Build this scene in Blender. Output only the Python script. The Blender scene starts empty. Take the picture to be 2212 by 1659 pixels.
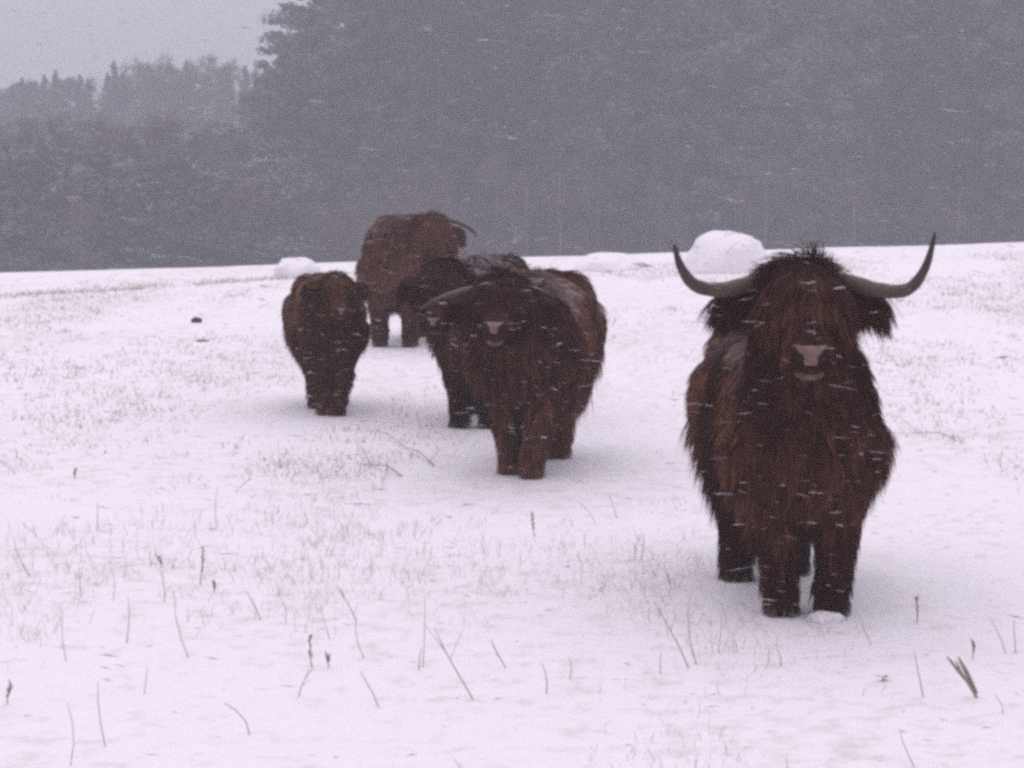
import bpy, bmesh, math, random
import numpy as np
from mathutils import Vector, Matrix, noise as mnoise
from mathutils.kdtree import KDTree

random.seed(7); np.random.seed(7)
sc = bpy.context.scene
COL = sc.collection
R = math.radians

# ------------------------------------------------------------------ camera
EYE = 2.0                      # the photographer stands a little uphill
PW, PH, F = 2212.0, 1659.0, 5690.0
HORIZON = 230.0
PITCH = math.atan((PH / 2 - HORIZON) / F)
cd = bpy.data.cameras.new('camera')
cam = bpy.data.objects.new('camera', cd); COL.objects.link(cam)
cam.location = (0, 0, EYE)
cam.rotation_euler = (math.pi / 2 - PITCH, 0, 0)
cd.sensor_width = 36; cd.lens = 18 / ((PW / 2) / F)
cd.clip_start = 0.1; cd.clip_end = 3000
sc.camera = cam

# ------------------------------------------------------------------ world: overcast sky
world = bpy.data.worlds.new('World'); sc.world = world; world.use_nodes = True
wn = world.node_tree; wn.nodes.clear()
SUN_EL, SUN_ROT = R(48), R(20)
sky = wn.nodes.new('ShaderNodeTexSky'); sky.sky_type = 'NISHITA'; sky.sun_disc = False
sky.sun_elevation = SUN_EL; sky.sun_rotation = SUN_ROT
sky.air_density = 1.0; sky.dust_density = 4.0
hs = wn.nodes.new('ShaderNodeHueSaturation'); hs.inputs['Saturation'].default_value = 0.12
tc = wn.nodes.new('ShaderNodeTexCoord')
sep = wn.nodes.new('ShaderNodeSeparateXYZ')
mx = wn.nodes.new('ShaderNodeMath'); mx.operation = 'MAXIMUM'; mx.inputs[1].default_value = 0
ma = wn.nodes.new('ShaderNodeMath'); ma.operation = 'MULTIPLY_ADD'      # overcast: zenith three times the horizon
ma.inputs[1].default_value = 2.8; ma.inputs[2].default_value = 1.0
cl = wn.nodes.new('ShaderNodeMixRGB'); cl.blend_type = 'MULTIPLY'; cl.inputs[0].default_value = 1
SKYTINT = (1.02, 0.945, 1.05)
cl.inputs[1].default_value = (3.9 * SKYTINT[0], 3.9 * SKYTINT[1], 3.9 * SKYTINT[2], 1)
mixs = wn.nodes.new('ShaderNodeMixRGB'); mixs.inputs[0].default_value = 0.88
bg = wn.nodes.new('ShaderNodeBackground'); bg.inputs['Strength'].default_value = 0.10
wo = wn.nodes.new('ShaderNodeOutputWorld')
L = wn.links.new
L(sky.outputs[0], hs.inputs['Color']); L(tc.outputs['Generated'], sep.inputs[0])
L(sep.outputs['Z'], mx.inputs[0]); L(mx.outputs[0], ma.inputs[0]); L(ma.outputs[0], cl.inputs[2])
L(hs.outputs[0], mixs.inputs[1]); L(cl.outputs[0], mixs.inputs[2])
L(mixs.outputs[0], bg.inputs['Color']); L(bg.outputs[0], wo.inputs['Surface'])

sd = bpy.data.lights.new('sun', 'SUN'); sd.energy = 0.5; sd.angle = R(60); sd.color = (1.0, 0.96, 0.98)
sun = bpy.data.objects.new('sun', sd); COL.objects.link(sun)
sun.rotation_euler = (R(42), 0, R(200))
sun.location = (0, -20, 40)

sc.view_settings.view_transform = 'Standard'
try: sc.view_settings.look = 'None'
except Exception: pass
sc.view_settings.gamma = 1.0
sc.view_settings.exposure = 0.0
sc.cycles.max_bounces = 6; sc.cycles.volume_bounces = 3
sc.cycles.use_denoising = False; sc.cycles.use_adaptive_sampling = False
sc.cycles.pixel_filter_type = 'BLACKMAN_HARRIS'; sc.cycles.filter_width = 3.5   # soft phone lens

# ------------------------------------------------------------------ helpers
def lin(r, g, b):
    f = lambda c: (c / 255 / 12.92) if c / 255 <= 0.04045 else ((c / 255 + 0.055) / 1.055) ** 2.4
    return (f(r), f(g), f(b), 1)

def mat(name, col, rough=0.8, col2=None, scale=8.0, bump=0.0, bscale=40.0):
    m = bpy.data.materials.new(name); m.use_nodes = True
    nt = m.node_tree; p = nt.nodes['Principled BSDF']
    p.inputs['Roughness'].default_value = rough
    p.inputs['Base Color'].default_value = col
    t = nt.nodes.new('ShaderNodeTexCoord')
    if col2:
        n = nt.nodes.new('ShaderNodeTexNoise'); n.inputs['Scale'].default_value = scale; n.inputs['Detail'].default_value = 5
        cr = nt.nodes.new('ShaderNodeValToRGB')
        cr.color_ramp.elements[0].position = .35; cr.color_ramp.elements[1].position = .65
        cr.color_ramp.elements[0].color = col; cr.color_ramp.elements[1].color = col2
        nt.links.new(t.outputs['Object'], n.inputs['Vector']); nt.links.new(n.outputs['Fac'], cr.inputs[0])
        nt.links.new(cr.outputs[0], p.inputs['Base Color'])
    if bump:
        n2 = nt.nodes.new('ShaderNodeTexNoise'); n2.inputs['Scale'].default_value = bscale; n2.inputs['Detail'].default_value = 6
        b = nt.nodes.new('ShaderNodeBump'); b.inputs['Strength'].default_value = bump; b.inputs['Distance'].default_value = .02
        nt.links.new(t.outputs['Object'], n2.inputs['Vector']); nt.links.new(n2.outputs['Fac'], b.inputs['Height'])
        nt.links.new(b.outputs[0], p.inputs['Normal'])
    return m

def mesh_np(name, verts, faces):
    """verts (n,3) array, faces list of tuples or (m,k) array"""
    me = bpy.data.meshes.new(name)
    if isinstance(faces, np.ndarray):
        n, k = faces.shape
        me.vertices.add(len(verts)); me.vertices.foreach_set('co', np.asarray(verts, np.float32).ravel())
        me.loops.add(n * k); me.loops.foreach_set('vertex_index', faces.astype(np.int32).ravel())
        me.polygons.add(n); me.polygons.foreach_set('loop_start', np.arange(0, n * k, k, dtype=np.int32))
        me.update(calc_edges=True); me.validate()
    else:
        me.from_pydata([tuple(v) for v in verts], [], faces); me.update()
    return me

def link(name, me, material=None, parent=None, smooth=True):
    o = bpy.data.objects.new(name, me); COL.objects.link(o)
    if material is not None:
        me.materials.clear(); me.materials.append(material)
    if smooth and me is not None:
        me.polygons.foreach_set('use_smooth', [True] * len(me.polygons))
    if parent: o.parent = parent
    return o

def tag(o, label, cat, group=None):
    o['label'] = label; o['category'] = cat
    if group: o['group'] = group
    return o

def empty(name, loc=(0, 0, 0), rz=0.0):
    o = bpy.data.objects.new(name, None); COL.objects.link(o)
    o.location = loc; o.rotation_euler = (0, 0, rz); o.empty_display_size = .2
    return o

class MB:
    """collects verts/faces for one mesh"""
    def __init__(s): s.v = []; s.f = []
    def tube(s, pts, rads, n=6, cap=True):
        pts = [Vector(p) for p in pts]; base = len(s.v)
        a = None
        for i, p in enumerate(pts):
            d = (pts[min(i + 1, len(pts) - 1)] - pts[max(i - 1, 0)]).normalized()
            if a is None:
                a = d.orthogonal().normalized()
            else:
                a = (a - d * a.dot(d)).normalized()
            b = d.cross(a)
            for k in range(n):
                t = 2 * math.pi * k / n
                s.v.append(tuple(p + (a * math.cos(t) + b * math.sin(t)) * rads[i]))
        for i in range(len(pts) - 1):
            for k in range(n):
                q = base + i * n
                s.f.append((q + k, q + (k + 1) % n, q + n + (k + 1) % n, q + n + k))
        if cap:
            s.f.append(tuple(base + k for k in range(n))[::-1])
            q = base + (len(pts) - 1) * n
            s.f.append(tuple(q + k for k in range(n)))
        return s
    def build(s, name, material, parent=None, smooth=True):
        return link(name, mesh_np(name, s.v, s.f), material, parent, smooth)

def smooth01(t):
    t = max(0.0, min(1.0, t)); return t * t * (3 - 2 * t)

def ground_z(x, y):
    z = 0.020 * mnoise.noise((x * .55, y * .55, 3.1)) + 0.010 * mnoise.noise((x * 2.1, y * 2.1, 9.7))
    z += 0.030 * max(-14, min(14, x)) * smooth01((y - 15) / 17) * (1 - smooth01((y - 60) / 60))
    d = y - 31.4
    if d > 0:
        z -= min(0.004 * d * d if d < 25 else 2.5 + .2 * (d - 25), 11.0)
    if y > 36: z += 0.5 * mnoise.noise((x * .03, y * .03, 1.0)) * smooth01((y - 36) / 40)
    return z

CP, SP = math.cos(PITCH), math.sin(PITCH)
def ray(px, py):
    u = (px - PW / 2) / F; v = -(py - PH / 2) / F
    return Vector((u, CP + v * SP, -SP + v * CP))
def at_ground(px, py):
    """the point of the field seen at a pixel of the 2212 wide picture"""
    d = ray(px, py); t = 1.0
    for _ in range(4000):
        p = Vector((0, 0, EYE)) + d * t
        if p.z <= ground_z(p.x, p.y): break
        t += 0.02 if t < 60 else .2
    return p
def at_depth(px, py, y):
    d = ray(px, py); return Vector((0, 0, EYE)) + d * (y / d.y)

# ------------------------------------------------------------------ materials
M = {}
def snow_mat(name='snow', scale=1.0):
    m = mat(name, (0.80, 0.775, 0.82, 1), .85)
    nt = m.node_tree; p = nt.nodes['Principled BSDF']
    t = nt.nodes.new('ShaderNodeTexCoord')
    n = nt.nodes.new('ShaderNodeTexNoise'); n.inputs['Scale'].default_value = 3.0; n.inputs['Detail'].default_value = 8; n.inputs['Roughness'].default_value = .7
    n2 = nt.nodes.new('ShaderNodeTexNoise'); n2.inputs['Scale'].default_value = 45; n2.inputs['Detail'].default_value = 4
    ad = nt.nodes.new('ShaderNodeMath'); ad.operation = 'MULTIPLY_ADD'; ad.inputs[1].default_value = .25
    b = nt.nodes.new('ShaderNodeBump'); b.inputs['Strength'].default_value = .55; b.inputs['Distance'].default_value = .06
    nt.links.new(t.outputs['Object'], n.inputs['Vector']); nt.links.new(t.outputs['Object'], n2.inputs['Vector'])
    nt.links.new(n2.outputs['Fac'], ad.inputs[0]); nt.links.new(n.outputs['Fac'], ad.inputs[2])
    nt.links.new(ad.outputs[0], b.inputs['Height']); nt.links.new(b.outputs[0], p.inputs['Normal'])
    return m
M['snow'] = snow_mat()
# the field: snow, and leaf litter under the far wood
fm = snow_mat('snowy_field'); nt = fm.node_tree; p = nt.nodes['Principled BSDF']
t = nt.nodes.new('ShaderNodeTexCoord'); sx = nt.nodes.new('ShaderNodeSeparateXYZ')
nt.links.new(t.outputs['Object'], sx.inputs[0])
mr = nt.nodes.new('ShaderNodeMapRange'); mr.inputs[1].default_value = 92; mr.inputs[2].default_value = 108
nt.links.new(sx.outputs['Y'], mr.inputs[0])
# thin snow where straw shows through, in patches
ns = nt.nodes.new('ShaderNodeTexNoise'); ns.inputs['Scale'].default_value = 7; ns.inputs['Detail'].default_value = 9; ns.inputs['Roughness'].default_value = .75
nl = nt.nodes.new('ShaderNodeTexNoise'); nl.inputs['Scale'].default_value = .35; nl.inputs['Detail'].default_value = 3
nt.links.new(t.outputs['Object'], ns.inputs['Vector']); nt.links.new(t.outputs['Object'], nl.inputs['Vector'])
adn = nt.nodes.new('ShaderNodeMath'); adn.operation = 'MULTIPLY_ADD'; adn.inputs[1].default_value = .35
nt.links.new(nl.outputs['Fac'], adn.inputs[0]); nt.links.new(ns.outputs['Fac'], adn.inputs[2])
rs = nt.nodes.new('ShaderNodeMapRange'); rs.inputs[1].default_value = .68; rs.inputs[2].default_value = .90; rs.inputs[4].default_value = .5
nt.links.new(adn.outputs[0], rs.inputs[0])
mxs = nt.nodes.new('ShaderNodeMixRGB'); mxs.inputs[1].default_value = (0.80, 0.775, 0.82, 1); mxs.inputs[2].default_value = (0.42, 0.31, 0.24, 1)
nt.links.new(rs.outputs[0], mxs.inputs[0])
mxl = nt.nodes.new('ShaderNodeMixRGB'); mxl.inputs[2].default_value = (0.06, 0.045, 0.035, 1)
nt.links.new(mr.outputs[0], mxl.inputs[0]); nt.links.new(mxs.outputs[0], mxl.inputs[1]); nt.links.new(mxl.outputs[0], p.inputs['Base Color'])
M['field'] = fm
M['straw'] = mat('straw', (0.52, 0.43, 0.37, 1), .8, (0.40, 0.32, 0.28, 1), 3)
M['weed'] = mat('dry_weed', (0.36, 0.30, 0.26, 1), .8, (0.24, 0.20, 0.17, 1), 14)
M['weed_pale'] = mat('dry_stalk', (0.48, 0.39, 0.33, 1), .8, (0.36, 0.29, 0.25, 1), 14)
M['clod'] = mat('dark_earth', (0.035, 0.032, 0.022, 1), .9, (0.06, 0.05, 0.035, 1), 14, .6, 30)
M['needle'] = mat('pine_needles', (0.028, 0.040, 0.030, 1), .8, (0.050, 0.055, 0.045, 1), .5)
M['spruce'] = mat('spruce_needles', (0.022, 0.034, 0.026, 1), .8, (0.040, 0.048, 0.038, 1), .5)
for _k in ('needle', 'spruce'):
    nt = M[_k].node_tree; _p = nt.nodes['Principled BSDF']; _src = _p.inputs['Base Color'].links[0].from_socket
    _oi = nt.nodes.new('ShaderNodeObjectInfo'); _hv = nt.nodes.new('ShaderNodeHueSaturation')
    _mr = nt.nodes.new('ShaderNodeMapRange'); _mr.inputs[3].default_value = .35; _mr.inputs[4].default_value = 3.4
    _mh = nt.nodes.new('ShaderNodeMapRange'); _mh.inputs[3].default_value = .36; _mh.inputs[4].default_value = .53
    nt.links.new(_oi.outputs['Random'], _mr.inputs[0]); nt.links.new(_oi.outputs['Random'], _mh.inputs[0]); nt.links.new(_mr.outputs[0], _hv.inputs['Value']); nt.links.new(_mh.outputs[0], _hv.inputs['Hue'])
    nt.links.new(_src, _hv.inputs['Color'])
    _ge = nt.nodes.new('ShaderNodeNewGeometry'); _sz = nt.nodes.new('ShaderNodeSeparateXYZ'); nt.links.new(_ge.outputs['Normal'], _sz.inputs[0])
    _no = nt.nodes.new('ShaderNodeTexNoise'); _no.inputs['Scale'].default_value = .55; _no.inputs['Detail'].default_value = 3; nt.links.new(_ge.outputs['Position'], _no.inputs['Vector'])
    _m1 = nt.nodes.new('ShaderNodeMapRange'); _m1.inputs[1].default_value = .5; _m1.inputs[2].default_value = .72; _m1.inputs[4].default_value = .34; nt.links.new(_no.outputs['Fac'], _m1.inputs[0])
    _ab = nt.nodes.new('ShaderNodeMath'); _ab.operation = 'MULTIPLY'; nt.links.new(_sz.outputs['Z'], _ab.inputs[0]); nt.links.new(_m1.outputs[0], _ab.inputs[1]); _ab.use_clamp = True
    _mw = nt.nodes.new('ShaderNodeMixRGB'); _mw.inputs[2].default_value = (.7, .68, .72, 1); nt.links.new(_ab.outputs[0], _mw.inputs[0]); nt.links.new(_hv.outputs[0], _mw.inputs[1]); nt.links.new(_mw.outputs[0], _p.inputs['Base Color'])
M['bark'] = mat('pine_bark', (0.11, 0.065, 0.045, 1), .9, (0.07, 0.05, 0.04, 1), 1.2)
M['birch'] = mat('birch_bark', (0.24, 0.21, 0.20, 1), .8, (0.14, 0.12, 0.115, 1), 1.5)
M['twig'] = mat('bare_twigs', (0.085, 0.060, 0.052, 1), .9, (0.12, 0.09, 0.08, 1), .8)
M['scrub'] = mat('scrub', (0.055, 0.038, 0.032, 1), .9, (0.13, 0.088, 0.070, 1), .3)
M['horn'] = mat('horn', (0.16, 0.105, 0.09, 1), .55)
nt = M['horn'].node_tree; _a = nt.nodes.new('ShaderNodeAttribute'); _a.attribute_name = 'along'
_n = nt.nodes.new('ShaderNodeTexNoise'); _n.inputs['Scale'].default_value = 14; _n.inputs['Detail'].default_value = 5
_m = nt.nodes.new('ShaderNodeMath'); _m.operation = 'MULTIPLY_ADD'; _m.inputs[1].default_value = .35
_t = nt.nodes.new('ShaderNodeTexCoord'); nt.links.new(_t.outputs['Object'], _n.inputs['Vector'])
_r = nt.nodes.new('ShaderNodeValToRGB'); _r.color_ramp.elements[0].position = .18; _r.color_ramp.elements[1].position = 1.05
_r.color_ramp.elements[0].color = (0.070, 0.034, 0.022, 1); _r.color_ramp.elements[1].color = (0.020, 0.014, 0.012, 1)
_e = _r.color_ramp.elements.new(.55); _e.color = (0.080, 0.048, 0.035, 1)
nt.links.new(_n.outputs['Fac'], _m.inputs[0]); nt.links.new(_a.outputs['Fac'], _m.inputs[2]); nt.links.new(_m.outputs[0], _r.inputs[0]); nt.links.new(_r.outputs[0], nt.nodes['Principled BSDF'].inputs['Base Color'])
M['nose'] = mat('nose_skin', (0.22, 0.14, 0.12, 1), .8, (0.12, 0.075, 0.062, 1), 30)
M['dark_skin'] = mat('dark_skin', (0.018, 0.010, 0.009, 1), .95, (0.03, 0.017, 0.015, 1), 25)
M['dark_skin'].node_tree.nodes['Principled BSDF'].inputs['Specular IOR Level'].default_value = .05
M['lip'] = mat('lip_skin', (0.14, 0.078, 0.062, 1), .8, (0.05, 0.027, 0.022, 1), 22)
M['eye'] = mat('eye', (0.01, 0.008, 0.008, 1), .12)
M['hoof'] = mat('hoof', (0.03, 0.026, 0.024, 1), .6, (0.055, 0.045, 0.04, 1), 20)
M['flake'] = mat('snowflake', (0.90, 0.88, 0.92, 1), .9)
nt = M['flake'].node_tree; _tr = nt.nodes.new('ShaderNodeBsdfTranslucent'); _tr.inputs[0].default_value = (.93, .91, .95, 1)
_mx = nt.nodes.new('ShaderNodeMixShader'); nt.links.new(nt.nodes['Principled BSDF'].outputs[0], _mx.inputs[1]); nt.links.new(_tr.outputs[0], _mx.inputs[2]); nt.links.new(_mx.outputs[0], nt.nodes['Material Output'].inputs['Surface'])

def coat_mat(name, c0, c1, c2):
    m = bpy.data.materials.new(name); m.use_nodes = True
    nt = m.node_tree; p = nt.nodes['Principled BSDF']; p.inputs['Roughness'].default_value = .8
    p.inputs['Specular IOR Level'].default_value = .08
    a = nt.nodes.new('ShaderNodeAttribute'); a.attribute_name = 'tint'
    s = nt.nodes.new('ShaderNodeSeparateColor'); nt.links.new(a.outputs['Color'], s.inputs[0])
    r = nt.nodes.new('ShaderNodeValToRGB')
    r.color_ramp.elements[0].color = c0; r.color_ramp.elements[0].position = .15
    r.color_ramp.elements[1].color = c2; r.color_ramp.elements[1].position = 1
    e = r.color_ramp.elements.new(.6); e.color = c1
    nt.links.new(s.outputs[1], r.inputs[0])
    x = nt.nodes.new('ShaderNodeMixRGB'); x.inputs[2].default_value = (.78, .75, .79, 1)
    nt.links.new(s.outputs[0], x.inputs[0]); nt.links.new(r.outputs[0], x.inputs[1]); nt.links.new(x.outputs[0], p.inputs['Base Color'])
    return m

# ------------------------------------------------------------------ the field (one sheet, out past the wood)
xs = np.concatenate([-np.geomspace(300, 13, 26), np.arange(-12.5, 12.51, .16), np.geomspace(13, 300, 26)])
ys = np.concatenate([[-30, -15, -6, 0, 3], np.arange(4, 40, .16), np.geomspace(40.5, 520, 70)])
nx, ny = len(xs), len(ys)
V = np.array([(x, y, ground_z(x, y)) for y in ys for x in xs])
I = np.arange(nx * ny).reshape(ny, nx)
Fq = np.stack([I[:-1, :-1], I[:-1, 1:], I[1:, 1:], I[1:, :-1]], -1).reshape(-1, 4)
g = link('ground', mesh_np('ground', V, Fq), M['field']); g['kind'] = 'structure'

# ------------------------------------------------------------------ trees of the wood beyond the brow
def leaf_cloud(centers, radii, per, size, rng, flat=.6):
    """small needle-spray triangles spread through clumps"""
    c = np.repeat(np.array(centers), per, 0); r = np.repeat(np.array(radii), per)[:, None]
    n = len(c)
    d = rng.normal(size=(n, 3)); d /= np.linalg.norm(d, axis=1)[:, None]
    P = c + d * r * rng.uniform(.15, 1, (n, 1)) ** .6 * np.array([1, 1, flat])
    a = rng.normal(size=(n, 3)); a[:, 2] *= .7; a /= np.linalg.norm(a, axis=1)[:, None]
    b = np.cross(a, rng.normal(size=(n, 3))); b /= np.linalg.norm(b, axis=1)[:, None]
    s = size * rng.uniform(.6, 1.35, (n, 1))
    v = np.stack([P - a * s * .5 - b * s * .28, P - a * s * .4 + b * s * .30, P + a * s * .8], 1).reshape(-1, 3)
    return v, np.arange(n * 3).reshape(n, 3)

def make_pine(seed, h, base, wide, per=46):
    rng = np.random.default_rng(seed); rt = empty('pine_tree')
    tr = MB(); k = 8
    lean = rng.uniform(-.02, .02, 2)
    ax = lambda z: Vector((lean[0] * z + .12 * math.sin(z * .5 + seed), lean[1] * z, z))
    tr.tube([ax(h * i / k) for i in range(k + 1)], [.22 * (1 - .88 * i / k) * (1.35 if i == 0 else 1) for i in range(k + 1)], 7)
    cs, rs_ = [], []
    nb = int(34 + h)
    for i in range(nb):
        f = base + (1 - base) * (i + rng.uniform(0, .8)) / nb
        z = h * f; w = wide * (math.sin(math.pi * min(1, (1 - f) / (1 - base) * .85 + .10)) ** .7) * rng.uniform(.65, 1.1)
        an = i * 2.4 + rng.uniform(-.5, .5)
        p0 = ax(z); p2 = p0 + Vector((math.cos(an) * w, math.sin(an) * w, w * rng.uniform(-.15, .4)))
        pm = (p0 + p2) / 2 + Vector((0, 0, -.1 * w))
        tr.tube([p0, pm, p2], [.05, .035, .012], 4, False)
        for q in (.45, .75, 1.0):
            cs.append(tuple(p0.lerp(p2, q) + Vector(rng.normal(size=3)) * .25)); rs_.append(rng.uniform(.45, .95) * (.8 + .2 * wide / 2.5))
    cs.append(tuple(ax(h))); rs_.append(.5)
    tr.build('trunk', M['bark'], rt)
    v, f = leaf_cloud(cs, rs_, per * 2, .23, rng)
    link('crown', mesh_np('pine_crown', v, f), M['needle'], rt, False)
    return rt

def make_spruce(seed, h, wide, per=30):
    rng = np.random.default_rng(seed); rt = empty('spruce_tree')
    tr = MB(); tr.tube([(0, 0, h * i / 6) for i in range(7)], [.2 * (1 - .93 * i / 6) for i in range(7)], 7)
    cs, rs_ = [], []
    nl = int(h * 3.2)
    for i in range(nl):
        f = .04 + .95 * i / nl; z = h * f; w = wide * (1 - f) ** 1.0 * rng.uniform(.6, 1.15) + .05
        m = max(4, int(4 + 5 * (1 - f)))
        for j in range(m):
            an = j * 2 * math.pi / m + i * 1.1 + rng.uniform(-.25, .25); ww = w * rng.uniform(.75, 1.15)
            zj = rng.uniform(-.5, .3); p2 = Vector((math.cos(an) * ww, math.sin(an) * ww, z + zj - rng.uniform(.1, .4) * ww))
            if j % 2 == 0: tr.tube([(0, 0, z), p2], [.03, .01], 3, False)
            for q in (.5, .95):
                c = Vector((0, 0, z)).lerp(p2, q); cs.append(tuple(c)); rs_.append(.10 + .55 * (1 - f))
    for q in range(5): cs.append((0, 0, h * (.95 + .014 * q))); rs_.append(.13 - .02 * q)
    tr.build('trunk', M['bark'], rt)
    v, f = leaf_cloud(cs, rs_, max(8, int(per * .6)), .22, rng, .6)
    link('crown', mesh_np('spruce_crown', v, f), M['spruce'], rt, False)
    return rt

def make_bare(seed, h, spread, bark, name):
    rng = np.random.default_rng(seed); rt = empty(name)
    tr, tw = MB(), MB()
    top = Vector((rng.uniform(-.3, .3), rng.uniform(-.3, .3), h))
    tr.tube([Vector((0, 0, 0)), top * .35 + Vector((.1, 0, 0)), top * .7, top], [.15, .11, .06, .015], 7)
    def grow(p, d, ln, r, lv):
        q = p + d * ln; mid = p.lerp(q, .5) + Vector(rng.normal(size=3)) * ln * .05
        tw.tube([p, mid, q], [r, r * .8, r * .55], 4 if lv < 2 else 3, False)
        if lv >= 3:
            for _ in range(2):
                e = q + Vector(rng.normal(size=3)) * .28 + Vector((0, 0, .1)); o_ = Vector(rng.normal(size=3)).normalized() * .022; b0 = len(tw.v)
                tw.v += [tuple(q - o_), tuple(q + o_), tuple(e)]; tw.f.append((b0, b0 + 1, b0 + 2))
            return
        for i in range(4 if lv < 2 else 4):
            t = rng.uniform(.3, 1); nd = (d + Vector(rng.normal(size=3)) * .5 + Vector((0, 0, .18))).normalized()
            grow(p.lerp(q, t), nd, ln * rng.uniform(.42, .68), r * .5, lv + 1)
    for i in range(26):
        f = rng.uniform(.3, .97); an = i * 2.4; p = top * f
        d = Vector((math.cos(an), math.sin(an), rng.uniform(.6, 1.5))).normalized()
        grow(p, d, spread * (1.15 - f * .6) * rng.uniform(.7, 1.1), .075 * (1.2 - f), 0)
    tr.build('trunk', bark, rt); tw.build('crown', M['twig'], rt)
    return rt

def copy_tree(rt):
    r = rt.copy(); COL.objects.link(r)
    for ch in rt.children:
        c = ch.copy(); COL.objects.link(c); c.parent = r
    return r
_used = set()
def plant(proto, x, y, s, rz, label, group, z=None):
    o = proto if proto.name not in _used else copy_tree(proto)
    _used.add(proto.name)
    o.location = (x, y, (ground_z(x, y) if z is None else z) - .1); o.rotation_euler = (0, 0, rz)
    o.scale = (s[0], s[0], s[1]); tag(o, label, 'tree', group); return o

pines = [make_pine(11 + i, 21, .10 + .05 * i, 2.6 + .15 * i) for i in range(4)]
young = [make_pine(31 + i, 13, .12, 2.2, 34) for i in range(2)]
spruces = [make_spruce(51, 15, 2.6), make_spruce(52, 18, 2.4)]
birches = [make_bare(71 + i, 13.5, 2.3, M['birch'], 'birch_tree') for i in range(2)]
alders = [make_bare(81 + i, 8.5, 1.9, M['bark'], 'bare_tree') for i in range(3)]

rng = random.Random(5)
# the tall stand whose top runs out of the picture
LT = 'tall dark pine in the high hazy stand behind the cattle'
row = 0
for yy in (138, 143, 149, 155, 162):
    x = -7.6 + .9 * (row % 2) - (yy - 138) * .06
    while x < 40:
        h = rng.uniform(1.0, 1.22)
        pr = rng.choice(pines)
        plant(pr, x + rng.uniform(-.7, .7), yy + rng.uniform(-7, 5), (rng.uniform(.85, 1.25), h), rng.uniform(0, 6.3), LT, 'tall pines of the high stand')
        x += 3.4
    row += 1
# its ragged left shoulder
for px, py, yy, pr in ((690, -10, 136, pines[1]), (668, 70, 139, pines[2]), (645, 120, 134, young[1]), (620, 165, 136, young[0]), (590, 200, 139, young[1]), (650, 20, 150, pines[3])):
    c = at_depth(px, py, yy); gz_ = ground_z(c.x, yy)
    ph = 21 if pr in pines else 13
    plant(pr, c.x, yy, (1.0, (c.z - gz_) / ph), rng.uniform(0, 6), 'pine on the ragged shoulder where the tall stand steps down', 'shoulder pines')
# spruces low in the stand
for i in range(13):
    x = -11 + i * 3.9 + rng.uniform(-1, 1)
    plant(spruces[i % 2], x, 131 + rng.uniform(-2, 2), (1.05, rng.uniform(.55, .8)), rng.uniform(0, 6.3), 'conical spruce standing in front of the tall pine stand', 'spruces before the stand')
# lower, farther wood on the left, tops against the sky
tops = [(-20, 215, 'p'), (20, 196, 'p'), (48, 186, 's'), (70, 184, 'p'), (95, 180, 's'), (120, 170, 's'), (150, 178, 'p'), (172, 180, 's'), (190, 190, 's'), (215, 190, 'b'), (232, 176, 's'), (246, 150, 's'), (264, 176, 's'),
        (288, 165, 'b'), (308, 158, 'b'), (325, 166, 's'), (340, 140, 'b'), (356, 160, 'b'), (376, 156, 'p'), (402, 150, 's'), (418, 160, 'b'), (436, 146, 'b'), (460, 142, 'b'), (476, 165, 's'), (492, 154, 's'), (512, 160, 'b'), (530, 160, 's'), (552, 172, 's'), (572, 180, 's'), (590, 186, 's')]
for px, py, k in tops:
    yy = 226 + rng.uniform(-5, 5); c = at_depth(px, py - 16, yy); gz_ = ground_z(c.x, yy); h = c.z - gz_
    pr, ph = {'p': (rng.choice(young), 13.4), 's': (spruces[0], 15), 'b': (rng.choice(birches), 13.8)}[k]
    lab = {'p': 'hazy low pine of the far wood under the open sky', 's': 'pointed hazy spruce of the far wood under the open sky', 'b': 'pale bare birch of the far wood under the open sky'}[k]
    plant(pr, c.x, yy, (1.3, h / ph), rng.uniform(0, 6.3), lab, {'p': 'far low pines', 's': 'far spruces', 'b': 'far birches'}[k])
for yy, n in ((206, 15), (190, 14), (172, 14), (150, 12), (128, 13), (114, 13)):
    for i in range(n):
        px = -40 + i * 660 / n + rng.uniform(-12, 12); py = 205 + rng.uniform(-12, 45) + (226 - yy) * .8 + (40 if yy < 120 and px > 380 else 0)
        c = at_depth(px, py, yy); gz_ = ground_z(c.x, yy); k = rng.choice('ppps' if yy > 180 else 'pppppps')
        pr, ph = (rng.choice(young), 13.4) if k == 'p' else (spruces[1], 18)
        plant(pr, c.x, yy, (1.3, (c.z - gz_) / ph), rng.uniform(0, 6.3), ('dark conifer in the deeper rows of the low wood beside the tall stand' if yy > 160 else 'dark bushy conifer in the nearer rows of the low wood beside the tall stand'), 'deeper rows of the left wood' if yy > 160 else 'nearer rows of the left wood')
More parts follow.
